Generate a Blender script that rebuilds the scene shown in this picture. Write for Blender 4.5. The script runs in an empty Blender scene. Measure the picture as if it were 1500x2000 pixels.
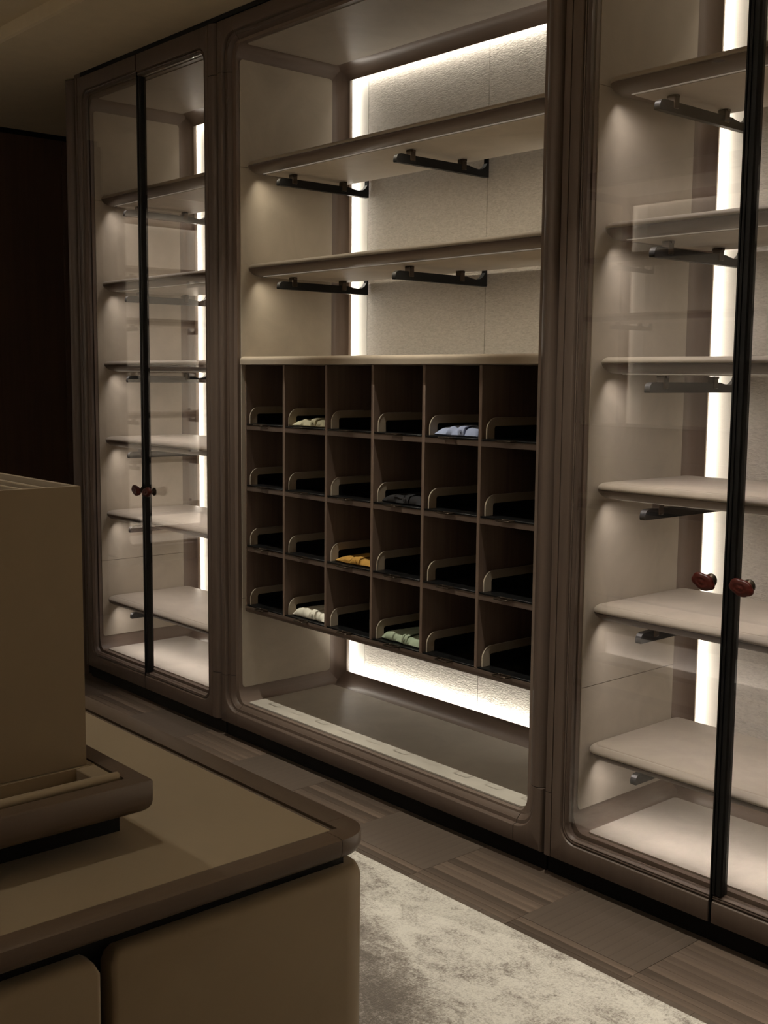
import bpy, bmesh, math, random
from mathutils import Vector, Matrix, noise
random.seed(7)
SC = bpy.context.scene
COL = SC.collection
R = math.radians

# ------------------------------------------------------------------ camera, world, exposure, lamps
cam_d = bpy.data.cameras.new('camera'); cam = bpy.data.objects.new('camera', cam_d); COL.objects.link(cam)
F, YAW, PITCH, ROLL = 2248.02, 0.8516, -0.1171, 0.0096
fw = Vector((-math.sin(YAW)*math.cos(PITCH), math.cos(YAW)*math.cos(PITCH), math.sin(PITCH)))
rt0 = Vector((math.cos(YAW), math.sin(YAW), 0)); up0 = rt0.cross(fw)
rt = rt0*math.cos(ROLL) + up0*math.sin(ROLL); up = -rt0*math.sin(ROLL) + up0*math.cos(ROLL)
m = Matrix((rt, up, -fw)).transposed().to_4x4(); m.translation = Vector((3.7285, -2.4233, 1.45))
cam.matrix_world = m
cam_d.sensor_fit = 'HORIZONTAL'; cam_d.sensor_width = 36.0; cam_d.lens = F/1500*36.0
cam_d.clip_start = 0.02
SC.camera = cam

# light powers (tuned against the photograph)
P_EDGE = 0.8      # W per metre, strips behind the back frames
P_SHELF_OPEN = 1.2   # W per metre, strips under the open wardrobe's shelf fronts
P_SHELF_GLASS = 1.45  # W per metre, the same in the glass cabinets
P_AISLE = 118.0   # ceiling downlights along the wardrobe
P_ISLAND = 17.0   # ceiling downlights above the island
P_FILL_AISLE = 175.0   # added downlights out of view along the opposite wardrobe, for bounce light
P_FAR_EDGE = 5.0  # strips of the wall units across the room
P_FILL_EDGE = 12.0   # fill from wardrobes added out of view, right and behind
P_NICHE = 1.6       # strips in the island's open niche
P_FAR_SHELF = 0.3
P_WORLD = 0.1    # added ambient fill, standing in for the rest of the showroom
C_EDGE = (1.0, 0.93, 0.81)
C_SHELF_OPEN = (1.0, 0.87, 0.67)
C_SHELF_GLASS = (1.0, 0.92, 0.87)
C_DOWN = (1.0, 0.95, 0.82)

w = bpy.data.worlds.new('world'); SC.world = w; w.use_nodes = True
w.node_tree.nodes['Background'].inputs[0].default_value = (0.95, 0.74, 0.52, 1)
w.node_tree.nodes['Background'].inputs[1].default_value = P_WORLD
SC.view_settings.view_transform = 'Standard'; SC.view_settings.look = 'None'
SC.view_settings.gamma = 1.0; SC.view_settings.use_curve_mapping = False
SC.view_settings.exposure = 0.0
FZ = .0404         # floor level (the plinths stand almost flush with the cabinet fronts)
cy = SC.cycles
cy.max_bounces = 9; cy.diffuse_bounces = 5; cy.glossy_bounces = 4; cy.transparent_max_bounces = 24
cy.caustics_reflective = False; cy.caustics_refractive = False; cy.sample_clamp_indirect = 2.0

CEIL = 2.757
AISLE = [(0.16, -0.345), (1.02, -0.345), (1.89, -0.345), (2.9, -0.345)]
FILL_AISLE = [(-1.2, -3.02), (0.2, -3.02), (1.6, -3.02), (3.0, -3.02)]
OVER_ISLAND = [(0.8, -2.0), (1.65, -2.0), (2.5, -2.05)]

# ------------------------------------------------------------------ materials
def mat(name):
    mm = bpy.data.materials.new(name); mm.use_nodes = True
    nt = mm.node_tree; nt.nodes.clear()
    out = nt.nodes.new('ShaderNodeOutputMaterial')
    return mm, nt, out
def lnk(nt, a, b): nt.links.new(a, b)
def coords(nt, scale):
    tc = nt.nodes.new('ShaderNodeTexCoord'); mp = nt.nodes.new('ShaderNodeMapping')
    mp.inputs['Scale'].default_value = scale
    lnk(nt, tc.outputs['Object'], mp.inputs['Vector']); return mp.outputs[0]
def noi(nt, vec, scale, detail=4, rough=.55, dist=0):
    n = nt.nodes.new('ShaderNodeTexNoise'); n.inputs['Scale'].default_value = scale
    n.inputs['Detail'].default_value = detail; n.inputs['Roughness'].default_value = rough
    n.inputs['Distortion'].default_value = dist
    lnk(nt, vec, n.inputs['Vector']); return n.outputs['Fac']
def ramp(nt, fac, stops):
    r = nt.nodes.new('ShaderNodeValToRGB'); e = r.color_ramp.elements
    e[0].position, e[0].color = stops[0][0], (*stops[0][1], 1)
    e[1].position, e[1].color = stops[-1][0], (*stops[-1][1], 1)
    for p, c in stops[1:-1]:
        k = e.new(p); k.color = (*c, 1)
    lnk(nt, fac, r.inputs[0]); return r.outputs[0]
def bump(nt, h, strength, dist, bs):
    b = nt.nodes.new('ShaderNodeBump'); b.inputs['Strength'].default_value = strength
    b.inputs['Distance'].default_value = dist
    lnk(nt, h, b.inputs['Height']); lnk(nt, b.outputs[0], bs.inputs['Normal'])
def bsdf(nt, out, rough=.5, spec=.5, metal=0.0, color=None):
    b = nt.nodes.new('ShaderNodeBsdfPrincipled')
    b.inputs['Roughness'].default_value = rough; b.inputs['Specular IOR Level'].default_value = spec
    b.inputs['Metallic'].default_value = metal
    if color: b.inputs['Base Color'].default_value = (*color, 1)
    lnk(nt, b.outputs[0], out.inputs[0]); return b
def plain(name, color, rough=.5, spec=.5, metal=0.0, mottle=0.06):
    mm, nt, out = mat(name); b = bsdf(nt, out, rough, spec, metal)
    v = coords(nt, (1, 1, 1)); f = noi(nt, v, 14, 3)
    lnk(nt, ramp(nt, f, [(.3, tuple(c*(1-mottle) for c in color)), (.7, tuple(c*(1+mottle) for c in color))]), b.inputs['Base Color'])
    return mm
def wood(name, axis, base, rough=.42, contrast=.13, spec=.4):
    mm, nt, out = mat(name); b = bsdf(nt, out, rough, spec)
    s = [14, 14, 14]; s['xyz'.index(axis)] = .55
    v = coords(nt, s); f1 = noi(nt, v, 2.2, 5, .6, .6)
    s2 = [120, 120, 120]; s2['xyz'.index(axis)] = 3
    f2 = noi(nt, coords(nt, s2), 2.0, 2, .5)
    mx = nt.nodes.new('ShaderNodeMath'); mx.operation = 'MULTIPLY_ADD'; mx.inputs[1].default_value = .35
    lnk(nt, f2, mx.inputs[0]); lnk(nt, f1, mx.inputs[2])
    d = tuple(c*(1-contrast) for c in base); l = tuple(c*(1+contrast) for c in base)
    lnk(nt, ramp(nt, mx.outputs[0], [(.42, d), (.66, base), (.95, l)]), b.inputs['Base Color'])
    bump(nt, f2, .06, .002, b); return mm
def leather(name, base, rough=.5, spec=.3, var=.10, bumpiness=.12):
    mm, nt, out = mat(name); b = bsdf(nt, out, rough, spec)
    v = coords(nt, (1, 1, 1)); f1 = noi(nt, v, 5.5, 5, .62, .8); f2 = noi(nt, v, 420, 2)
    lnk(nt, ramp(nt, f1, [(.3, tuple(c*(1-var) for c in base)), (.72, tuple(c*(1+var) for c in base))]), b.inputs['Base Color'])
    bump(nt, f2, bumpiness, .0006, b)
    b.inputs['Sheen Weight'].default_value = .15
    return mm
def emis(name, color, strength):
    mm, nt, out = mat(name); e = nt.nodes.new('ShaderNodeEmission')
    e.inputs[0].default_value = (*color, 1); e.inputs[1].default_value = strength
    lnk(nt, e.outputs[0], out.inputs[0]); return mm

WB = (.098, .069, .053)
WI = (.155, .114, .090)
WX, WY, WZ = [wood('walnut_'+a, a, WB) for a in 'xyz']
WIX, WIY, WIZ = [wood('interior_walnut_'+a, a, WI) for a in 'xyz']
WDX, WDY, WDZ = [wood('dark_walnut_'+a, a, (.085, .057, .038), .4) for a in 'xyz']
WCAB = wood('pigeonhole_walnut', 'z', (.17, .12, .092), .36, .22)
WALLWOOD = wood('wall_walnut', 'z', (.05, .027, .016), .5, .25)
LEA = leather('beige_leather', (.50, .442, .362), .55)
LEAP = leather('pale_leather', (.43, .378, .315), .5)
LEAF = leather('floor_leather', (.45, .41, .35), .5)
LEAD = leather('leather_rim', (.36, .295, .22), .5)
LEAI = leather('island_leather', (.245, .185, .115), .5, .25, .05)
BLK = plain('black_metal', (.0045, .0042, .004), .45, .16)
BLKG = plain('black_glass', (.005, .005, .005), .35, .18)
FELT = plain('black_felt', (.005, .0045, .004), .95, .1)
BRZ = plain('dark_bronze', (.045, .032, .022), .35, .5, .7)
STEEL = plain('brushed_steel', (.55, .53, .50), .3, .5, 1.0)
PLINTH = plain('black_plinth', (.004, .0035, .003), .6, .12)
CEILM = plain('ceiling_paint', (.78, .68, .50), .85, .2, 0, .03)
WALLM = plain('wall_paint', (.20, .16, .12), .8, .2, 0, .04)
LED = emis('led_diffuser', (1.0, .82, .62), .20)
LENS = emis('downlight_lens', (1.0, .88, .66), .12)

def panel_mat():
    mm, nt, out = mat('hammered_fabric'); b = bsdf(nt, out, .7, .2)
    f1 = noi(nt, coords(nt, (75, 75, 230)), 1.0, 4, .6, .7)
    lnk(nt, ramp(nt, f1, [(.30, (.54, .50, .445)), (.62, (.69, .645, .58))]), b.inputs['Base Color'])
    bump(nt, f1, 1.0, .0048, b); return mm
PANEL = panel_mat()
def strip_mat():
    mm, nt, out = mat('smooth_fabric'); b = bsdf(nt, out, .75, .15, 0, (.80, .77, .71))
    bump(nt, noi(nt, coords(nt, (150, 150, 300)), 1.0, 3), .25, .002, b); return mm
STRIP = strip_mat()

def glass_mat():
    mm, nt, out = mat('clear_glass')
    g = nt.nodes.new('ShaderNodeNewGeometry'); d = nt.nodes.new('ShaderNodeVectorMath'); d.operation = 'DOT_PRODUCT'
    lnk(nt, g.outputs['Incoming'], d.inputs[0]); lnk(nt, g.outputs['Normal'], d.inputs[1])
    def M(op, a, bv=None):
        n = nt.nodes.new('ShaderNodeMath'); n.operation = op
        for i, q in enumerate((a, bv)):
            if q is None: continue
            if isinstance(q, (int, float)): n.inputs[i].default_value = q
            else: lnk(nt, q, n.inputs[i])
        return n.outputs[0]
    c = M('ABSOLUTE', d.outputs['Value'])
    f = M('ADD', M('MULTIPLY', M('POWER', M('SUBTRACT', 1.0, c), 5.0), .92), .085)
    tr = nt.nodes.new('ShaderNodeBsdfTransparent'); tr.inputs[0].default_value = (.985, .97, .955, 1)
    gl = nt.nodes.new('ShaderNodeBsdfGlossy'); gl.inputs['Roughness'].default_value = 0.0
    mx = nt.nodes.new('ShaderNodeMixShader'); lnk(nt, f, mx.inputs[0]); lnk(nt, tr.outputs[0], mx.inputs[1]); lnk(nt, gl.outputs[0], mx.inputs[2])
    lnk(nt, mx.outputs[0], out.inputs[0]); return mm
GLASS = glass_mat()
def knob_mat():
    mm, nt, out = mat('amber_resin'); b = bsdf(nt, out, .36, .25)
    f = noi(nt, coords(nt, (1, 1, 1)), 40, 3)
    lnk(nt, ramp(nt, f, [(.3, (.040, .005, .0025)), (.7, (.072, .009, .005))]), b.inputs['Base Color'])
    return mm
RESIN = knob_mat()
def rug_mat():
    mm, nt, out = mat('silk_pile'); b = bsdf(nt, out, .8, .2)
    v = coords(nt, (1, 1, 1))
    a = noi(nt, coords(nt, (1, 1.7, 1)), 5.5, 6, .70, 1.0)
    big = noi(nt, coords(nt, (.55, 1, 1)), 1.8, 3, .55, .5)
    fine = noi(nt, coords(nt, (1, 1, 1)), 330, 3, .6)
    fib = noi(nt, coords(nt, (240, 34, 60)), 1.0, 2, .6, .5)
    tc = nt.nodes.new('ShaderNodeTexCoord'); sp = nt.nodes.new('ShaderNodeSeparateXYZ'); lnk(nt, tc.outputs['Object'], sp.inputs[0])
    def M(op, p, q, r=None):
        n = nt.nodes.new('ShaderNodeMath'); n.operation = op
        for i, z in enumerate((p, q, r)):
            if z is None: continue
            if isinstance(z, (int, float)): n.inputs[i].default_value = z
            else: lnk(nt, z, n.inputs[i])
        return n.outputs[0]
    # two-tone base: a pale band along the wardrobe edge, taupe towards the middle
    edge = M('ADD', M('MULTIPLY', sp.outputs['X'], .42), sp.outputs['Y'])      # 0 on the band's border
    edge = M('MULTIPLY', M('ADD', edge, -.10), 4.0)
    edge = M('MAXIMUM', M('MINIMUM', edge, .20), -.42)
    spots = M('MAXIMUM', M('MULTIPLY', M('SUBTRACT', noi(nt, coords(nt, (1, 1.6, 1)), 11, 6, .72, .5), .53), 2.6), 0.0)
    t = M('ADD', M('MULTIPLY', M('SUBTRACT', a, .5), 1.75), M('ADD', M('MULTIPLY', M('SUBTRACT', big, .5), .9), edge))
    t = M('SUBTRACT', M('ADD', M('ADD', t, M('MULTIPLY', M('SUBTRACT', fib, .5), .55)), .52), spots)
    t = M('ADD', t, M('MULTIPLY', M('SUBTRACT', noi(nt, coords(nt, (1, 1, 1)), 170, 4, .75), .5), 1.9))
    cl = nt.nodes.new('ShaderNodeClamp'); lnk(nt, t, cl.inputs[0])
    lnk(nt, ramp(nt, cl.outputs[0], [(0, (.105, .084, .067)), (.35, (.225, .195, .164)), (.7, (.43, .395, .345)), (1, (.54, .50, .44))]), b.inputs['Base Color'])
    h = M('ADD', M('MULTIPLY', fib, .5), M('ADD', M('MULTIPLY', a, 1.2), fine))
    bump(nt, h, .5, .004, b); b.inputs['Sheen Weight'].default_value = .25; return mm
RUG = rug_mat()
def plank_mat(name, axis, base, stripe):
    mm, nt, out = mat(name); b = bsdf(nt, out, .40, .4)
    s = [26, 26, 26]; s['xyz'.index(axis)] = .7
    f = noi(nt, coords(nt, s), 1.5, 4, .6, .5)
    s2 = [150, 150, 150]; s2['xyz'.index(axis)] = 4
    f2 = noi(nt, coords(nt, s2), 2, 2)
    mx = nt.nodes.new('ShaderNodeMath'); mx.operation = 'MULTIPLY_ADD'; mx.inputs[1].default_value = .2
    lnk(nt, f2, mx.inputs[0]); lnk(nt, f, mx.inputs[2])
    lnk(nt, ramp(nt, mx.outputs[0], [(.38, tuple(c*(1-stripe) for c in base)), (.75, tuple(c*(1+stripe*.6) for c in base))]), b.inputs['Base Color'])
    bump(nt, f2, .08, .001, b); return mm
PLX = [plank_mat('parquet_long_%d' % i, 'x', tuple(c*k for c in (.098, .070, .052)), .38) for i, k in enumerate((.72, 1.02, 1.24))]
PLY = [plank_mat('parquet_cross_%d' % i, 'y', tuple(c*k for c in (.090, .067, .051)), .22) for i, k in enumerate((.99, 1.0, 1.01))]
def cloth(name, base, rough=.85):
    mm, nt, out = mat(name); b = bsdf(nt, out, rough, .1)
    f = noi(nt, coords(nt, (1, 1, 1)), 30, 3)
    lnk(nt, ramp(nt, f, [(.3, tuple(c*.88 for c in base)), (.7, base)]), b.inputs['Base Color'])
    bump(nt, noi(nt, coords(nt, (900, 900, 900)), 1, 1), .2, .0005, b); return mm

# ------------------------------------------------------------------ mesh helpers
def finish(bm, name, material, parent=None, ang=38, loc=None, kind=None):
    bmesh.ops.recalc_face_normals(bm, faces=bm.faces)
    me = bpy.data.meshes.new(name); bm.to_mesh(me); bm.free()
    me.materials.append(material)
    if ang:
        for p in me.polygons: p.use_smooth = True
        me.set_sharp_from_angle(angle=R(ang))
    o = bpy.data.objects.new(name, me); COL.objects.link(o)
    if parent: o.parent = parent
    if loc: o.location = loc
    if kind: o['kind'] = kind
    return o
def empty(name, loc, label, cat, group=None, rz=0):
    o = bpy.data.objects.new(name, None); COL.objects.link(o); o.empty_display_size = .1
    o.location = loc; o.rotation_euler = (0, 0, rz); tag(o, label, cat, group); return o
def tag(o, label, cat, group=None):
    o['label'] = label; o['category'] = cat
    if group: o['group'] = group
    return o
def addbox(bm, x0, x1, y0, y1, z0, z1, bev=0, seg=2):
    vs = [bm.verts.new((x, y, z)) for x in (x0, x1) for y in (y0, y1) for z in (z0, z1)]
    q = [(0, 1, 3, 2), (4, 6, 7, 5), (0, 4, 5, 1), (2, 3, 7, 6), (0, 2, 6, 4), (1, 5, 7, 3)]
    fs = [bm.faces.new([vs[i] for i in f]) for f in q]
    if bev:
        es = list({e for f in fs for e in f.edges})
        bmesh.ops.bevel(bm, geom=es, offset=bev, segments=seg, profile=.5, affect='EDGES')
def box(name, mt, parent, x0, x1, y0, y1, z0, z1, bev=0, seg=2, kind=None):
    bm = bmesh.new(); addbox(bm, x0, x1, y0, y1, z0, z1, bev, seg)
    return finish(bm, name, mt, parent, kind=kind)
def addprism(bm, pts, axis, a, b):
    def P(p, t):
        return {'x': (t, p[0], p[1]), 'y': (p[0], t, p[1]), 'z': (p[0], p[1], t)}[axis]
    A = [bm.verts.new(P(p, a)) for p in pts]; B = [bm.verts.new(P(p, b)) for p in pts]
    n = len(pts)
    for i in range(n): bm.faces.new((A[i], A[(i+1) % n], B[(i+1) % n], B[i]))
    bm.faces.new(A[::-1]); bm.faces.new(B)
def prism(name, mt, parent, pts, axis, a, b, ang=30):
    bm = bmesh.new(); addprism(bm, pts, axis, a, b); return finish(bm, name, mt, parent, ang)
def arc(cx, cy, r, a0, a1, n=6):
    return [(cx+r*math.cos(R(a0+(a1-a0)*i/n)), cy+r*math.sin(R(a0+(a1-a0)*i/n))) for i in range(n+1)]
def rrect(x0, x1, y0, y1, r, n=5):
    rs = r if isinstance(r, (tuple, list)) else (r,)*4      # bl, br, tr, tl
    p = []
    for (cx, cy_, a, q) in ((x0+rs[0], y0+rs[0], 180, rs[0]), (x1-rs[1], y0+rs[1], 270, rs[1]), (x1-rs[2], y1-rs[2], 0, rs[2]), (x0+rs[3], y1-rs[3], 90, rs[3])):
        p += arc(cx, cy_, q, a, a+90, n) if q > 1e-5 else [(cx, cy_)]
    return p
def addloft(bm, rings, cap=True):
    V = [[bm.verts.new(p) for p in ring] for ring in rings]; n = len(rings[0])
    for a, b in zip(V, V[1:]):
        for i in range(n): bm.faces.new((a[i], a[(i+1) % n], b[(i+1) % n], b[i]))
    if cap: bm.faces.new(V[0][::-1]); bm.faces.new(V[-1])
def addtube(bm, pts, r, n=8, closed=False):
    P = [Vector(p) for p in pts]; rings = []; N = len(P)
    for i in range(N):
        a = P[i-1] if (i > 0 or closed) else P[i]; b = P[(i+1) % N] if (i < N-1 or closed) else P[i]
        t = (b-a).normalized(); u = t.cross(Vector((0, 0, 1)))
        if u.length < .05: u = t.cross(Vector((1, 0, 0)))
        u.normalize(); v = u.cross(t)
        rings.append([P[i]+u*r*math.cos(2*math.pi*k/n)+v*r*math.sin(2*math.pi*k/n) for k in range(n)])
    if closed: rings.append(rings[0]); 
    addloft(bm, rings, not closed)
    if closed: bmesh.ops.remove_doubles(bm, verts=bm.verts, dist=1e-6)
def addlathe(bm, prof, c, axis='z', n=20):
    rings = []
    for r, h in prof:
        ring = []
        for k in range(n):
            a = 2*math.pi*k/n; p = (r*math.cos(a), r*math.sin(a), h)
            if axis == 'y': p = (p[0], p[2], p[1])
            ring.append((c[0]+p[0], c[1]+p[1], c[2]+p[2]))
        rings.append(ring)
    addloft(bm, rings)
def area(name, parent, loc, sx, sy, direction, power, color, spread=180):
    d = bpy.data.lights.new(name, 'AREA'); d.shape = 'RECTANGLE'; d.size = sx; d.size_y = sy
    d.energy = power; d.color = color; d.spread = R(spread)
    o = bpy.data.objects.new(name, d); COL.objects.link(o); o.parent = parent; o.location = loc
    dv = Vector(direction).normalized()
    # local x runs along the strip's long axis (world x unless the strip is vertical)
    lx = Vector((0, 0, 1)) if abs(dv.x) > .5 else Vector((1, 0, 0))
    zz = -dv; lx = (lx - zz*lx.dot(zz)).normalized(); ly = zz.cross(lx)
    o.rotation_euler = Matrix((lx, ly, zz)).transposed().to_euler(); return o

# profiled frame running round a rounded opening in a wall plane (local x, z; y is depth)
class Ring:
    def __init__(s, inner, r, outer): s.i, s.r, s.o = inner, r, outer
    def line(s, side, a, b):
        x0, x1, z0, z1 = s.i; X0, X1, Z0, Z1 = s.o
        f = {'left': lambda t: ((x0, t), (-1, 0), (X0, t)), 'right': lambda t: ((x1, t), (1, 0), (X1, t)),
             'bottom': lambda t: ((t, z0), (0, -1), (t, Z0)), 'top': lambda t: ((t, z1), (0, 1), (t, Z1))}[side]
        return [f(a), f(b)]
    def arc(s, corner, n=8):
        x0, x1, z0, z1 = s.i; X0, X1, Z0, Z1 = s.o; r = s.r
        c, O, a0 = {'bl': ((x0+r, z0+r), (X0, Z0), 270), 'tl': ((x0+r, z1-r), (X0, Z1), 180),
                    'tr': ((x1-r, z1-r), (X1, Z1), 90), 'br': ((x1-r, z0+r), (X1, Z0), 360)}[corner]
        ac = math.degrees(math.atan2(O[1]-c[1], O[0]-c[0])) % 360
        angs = sorted({round(a0-90*k/n, 4) for k in range(1, n)} | {ac}, reverse=True)
        res = []
        for a in angs:
            d = (math.cos(R(a)), math.sin(R(a)))
            t = min((O[0]-c[0])/d[0] if abs(d[0]) > 1e-6 else 1e9, (O[1]-c[1])/d[1] if abs(d[1]) > 1e-6 else 1e9)
            res.append(((c[0]+d[0]*r, c[1]+d[1]*r), d, (c[0]+d[0]*t, c[1]+d[1]*t)))
        return res
    def build(s, name, mt, parent, stations, prof, oprof, yb_in, yb_out):
        bm = bmesh.new(); rings = []
        for p, d, q in stations:
            ring = [(p[0]+d[0]*k, y, p[1]+d[1]*k) for k, y in prof]
            ring += [(q[0]-d[0]*k, y, q[1]-d[1]*k) for k, y in oprof]
            ring += [(q[0], yb_out, q[1]), (p[0], yb_in, p[1])]
            rings.append(ring)
        addloft(bm, rings); return finish(bm, name, mt, parent, 26)

# ------------------------------------------------------------------ carcass shared by all the wall units
ZB, ZT, FL = .10, 2.738, .186
def carcass(root, W, leds=True, edge=None, s=.085, side=1.7, topk=1.15, botk=2.8):
    lx, rx = s, W-s
    edge = P_EDGE if edge is None else edge
    for a, b, inl in ((.010, lx, 1), (rx, W-.010, -1)):
        sp = box('side_panel', WIZ, root, a, b, .032, .60, ZB, ZT)
        xs = (lx, lx+.003) if inl == 1 else (rx-.003, rx)
        # upholstered inlay in three pieces, the joints level with the top shelf and low down
        for z0, z1, rr in ((.243, .594, (.014, .014, 0, 0)), (.596, 2.214, 0), (2.216, 2.598, (0, 0, .014, .014))):
            prism('leather_inlay', LEA, sp, rrect(.0475, .48, z0, z1, rr), 'x', *xs)
    tp = box('top_panel', WIX, root, lx, rx, .032, .60, 2.648, ZT)
    prism('leather_inlay', LEAP, tp, rrect(lx+.036, rx-.036, .055, .478, .012), 'z', 2.645, 2.6485)
    bp = box('bottom_panel', WIX, root, lx, rx, .032, .60, ZB, FL)
    prism('leather_inlay', LEAF, bp, rrect(lx+.036, rx-.036, .052, .468, .012), 'z', FL-.001, FL+.005)
    r = .05
    def cov(ax, c0, c1, s0, s1, r0, r1, a, b, m_):
        # concave quarter filling the corner (c0, c1); the hollow faces (s0, s1)
        pts = [(c0, c1)] + [(c0+s0*r0*(1-math.cos(t)), c1+s1*r1*(1-math.sin(t))) for t in [math.pi/2*k/7 for k in range(8)]]
        prism('cove_trim', m_, root, pts, ax, a, b)
    for cx, sx in ((lx, 1), (rx, -1)):
        for cz, sz in ((FL, 1), (2.648, -1)): cov('y', cx, cz, sx, sz, .034, .054, .033, .53, WIY)
        cov('z', cx, .53, sx, -1, r, r, FL, 2.648, WIZ)
    for cz, sz in ((FL, 1), (2.648, -1)): cov('x', .53, cz, -1, sz, r, r+.004, lx, rx, WIX)
    box('back_board', WDX, root, lx, rx, .578, .60, FL, 2.648)
    cuts = [lx+.012, .218, .861 if W > 1.3 else W-.218] + ([] if W < 1.3 else [W-.148 if W < 2 else 1.50]) + ([W-.240] if W > 2 else []) + [rx-.012]
    for i in range(len(cuts)-1):
        mt = STRIP if i == 0 or (W > 1.3 and i == len(cuts)-2) else PANEL
        box('back_panel', mt, root, cuts[i]+.0012, cuts[i+1]-.0012, .552, .574, .20, 2.638)
    box('plinth', PLINTH, root, .0, W, .030, .55, FZ+.0003, ZB-.001)
    if leds:
        h = 2.40; y = .536
        for x, d in ((lx+.040, 1), (rx-.040, -1)):
            area('led_strip_light', root, (x, y, 1.42), h, .012, (d, .22, 0), edge*side*h, C_EDGE, 170)
        for z, d, k in ((.190+.040, 1, botk), (2.648-.040, -1, topk)):
            L = W-2*s-.12
            area('led_strip_light', root, (W/2, y, z), L, .012, (0, .25, d), edge*k*L, C_EDGE, 170)

def shelf(root_loc, x0, x1, ztop, label, group, color, blocks=None, depth=(.058, .492), rz=0, power=None):
    """shelf in the cabinet's frame; x0, x1 local, root_loc the cabinet's origin"""
    t = empty('wardrobe_shelf', root_loc, label, 'shelf', group, rz)
    y0, y1 = depth; rc = .045
    def ring(d, z):
        q = rrect(x0+d*.4, x1-d*.4, y0+d, y1, (max(rc-d*.5, .006), max(rc-d*.5, .006), .012, .012), 7)
        return [(a, b, z) for a, b in q]
    bm = bmesh.new(); addloft(bm, [ring(.003, ztop-.0178), ring(.0008, ztop-.0168), ring(0, ztop-.0145), ring(.0015, ztop-.0105), ring(.005, ztop-.0068), ring(.0105, ztop-.0036), ring(.018, ztop-.0013), ring(.0260, ztop-.0003), ring(.0275, ztop-.0012), ring(.0290, ztop-.0001), ring(.036, ztop)]); finish(bm, 'leather_top', LEAP, t, 50)
    bm = bmesh.new(); addloft(bm, [ring(.052, ztop-.044), ring(.038, ztop-.0428), ring(.024, ztop-.0385), ring(.013, ztop-.0325), ring(.005, ztop-.0255), ring(.0018, ztop-.0205), ring(.0014, ztop-.0188), ring(.0065, ztop-.0184), ring(.0065, ztop-.0170)]); finish(bm, 'wood_edge', WX, t, 50)
    prism('underside_inlay', LEA, t, rrect(x0+.055, x1-.055, y0+.062, y1-.012, .008), 'z', ztop-.0475, ztop-.0438)
    box('led_strip', LED, t, x0+.052, x1-.052, y0+.053, y0+.0585, ztop-.0462, ztop-.0436)
    for bx in (blocks or ((.218, .861) if x1 > 1.3 else (.218, WC-.218))):
        b = bracket(t, bx, ztop-.0475)
    if power is None: power = P_SHELF_OPEN if color is C_SHELF_OPEN else P_SHELF_GLASS
    if power:
        area('shelf_light', t, ((x0+x1)/2, y0+.050, ztop-.0475), x1-x0-.05, .006, (0, .48, -1), power*(x1-x0), color, 122)
    return t
BR = {}
def bracket(parent, bx, zu):
    # arm hanging 15 mm below the shelf, widening into the wall end; origin at the shelf's underside on the back panel
    if 'arm' not in BR:
        pts = [(-.430, -.047), (-.003, -.047), (-.003, .058), (-.010, .058), (-.010, .0), (-.013, -.002), (-.020, -.013), (-.034, -.022),
               (-.055, -.0255), (-.080, -.0225), (-.10, -.0185), (-.413, -.0185), (-.423, -.021), (-.4290, -.0265), (-.4318, -.034), (-.4318, -.043)]
        bm = bmesh.new(); addprism(bm, pts, 'x', -.009, .009); o = finish(bm, 'bracket', BLK, parent, 25); BR['arm'] = o
        bm = bmesh.new()
        addbox(bm, -.0125, .0125, -.011, .011, -.036, -.001, .002, 1); addbox(bm, -.0165, .0165, -.007, .007, -.008, -.001, .001, 1)
        c = finish(bm, 'clip', BRZ, o); c.location = (0, -.362, 0); BR['clip'] = c
        c2 = c.copy(); COL.objects.link(c2); c2.parent = o; c2.location = (0, -.125, 0)
        o.location = (bx, .552, zu); return o
    o = BR['arm'].copy(); COL.objects.link(o); o.parent = parent; o.location = (bx, .552, zu)
    for y in (-.362, -.125):
        c = BR['clip'].copy(); COL.objects.link(c); c.parent = o; c.location = (0, y, 0)
    return o

# ------------------------------------------------------------------ the setting
def structure(name, mt, *b, bev=0):
    return box(name, mt, None, *b, bev=bev, kind='structure')
structure('wall_back', WALLM, -2.5, 4.9, .62, .72, 0, CEIL)
we = structure('wall_end', WALLWOOD, -2.52, -2.39, -.75, .62, 0, 2.725)
structure('shadow_gap_1', PLINTH, -2.50, -2.41, -.74, .62, 2.725, CEIL)  # black infill for the dark of the shadow gap under the ceiling
box('wall_batten', WALLWOOD, we, -2.39, -2.372, .535, .62, 0, 2.72, .003)
structure('wall_left', WALLM, -5.2, -5.1, -4.3, .72, 0, 2.95)
structure('wall_front', WALLM, -5.2, 4.7, -4.4, -4.3, 0, 2.95)
# lowered ceiling over the wardrobe with a coved edge, raised tray over the room
TY = -.449
pts = [(.72, CEIL), (TY+.012, CEIL), (TY+.003, CEIL+.006), (TY, CEIL+.018), (TY, 2.95), (.72, 2.95)]
c1 = prism('ceiling', CEILM, None, pts, 'x', -5.2, 4.7); c1['kind'] = 'structure'
structure('ceiling_raised', CEILM, -5.2, 4.7, -4.4, TY, 2.812, 2.95)
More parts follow.
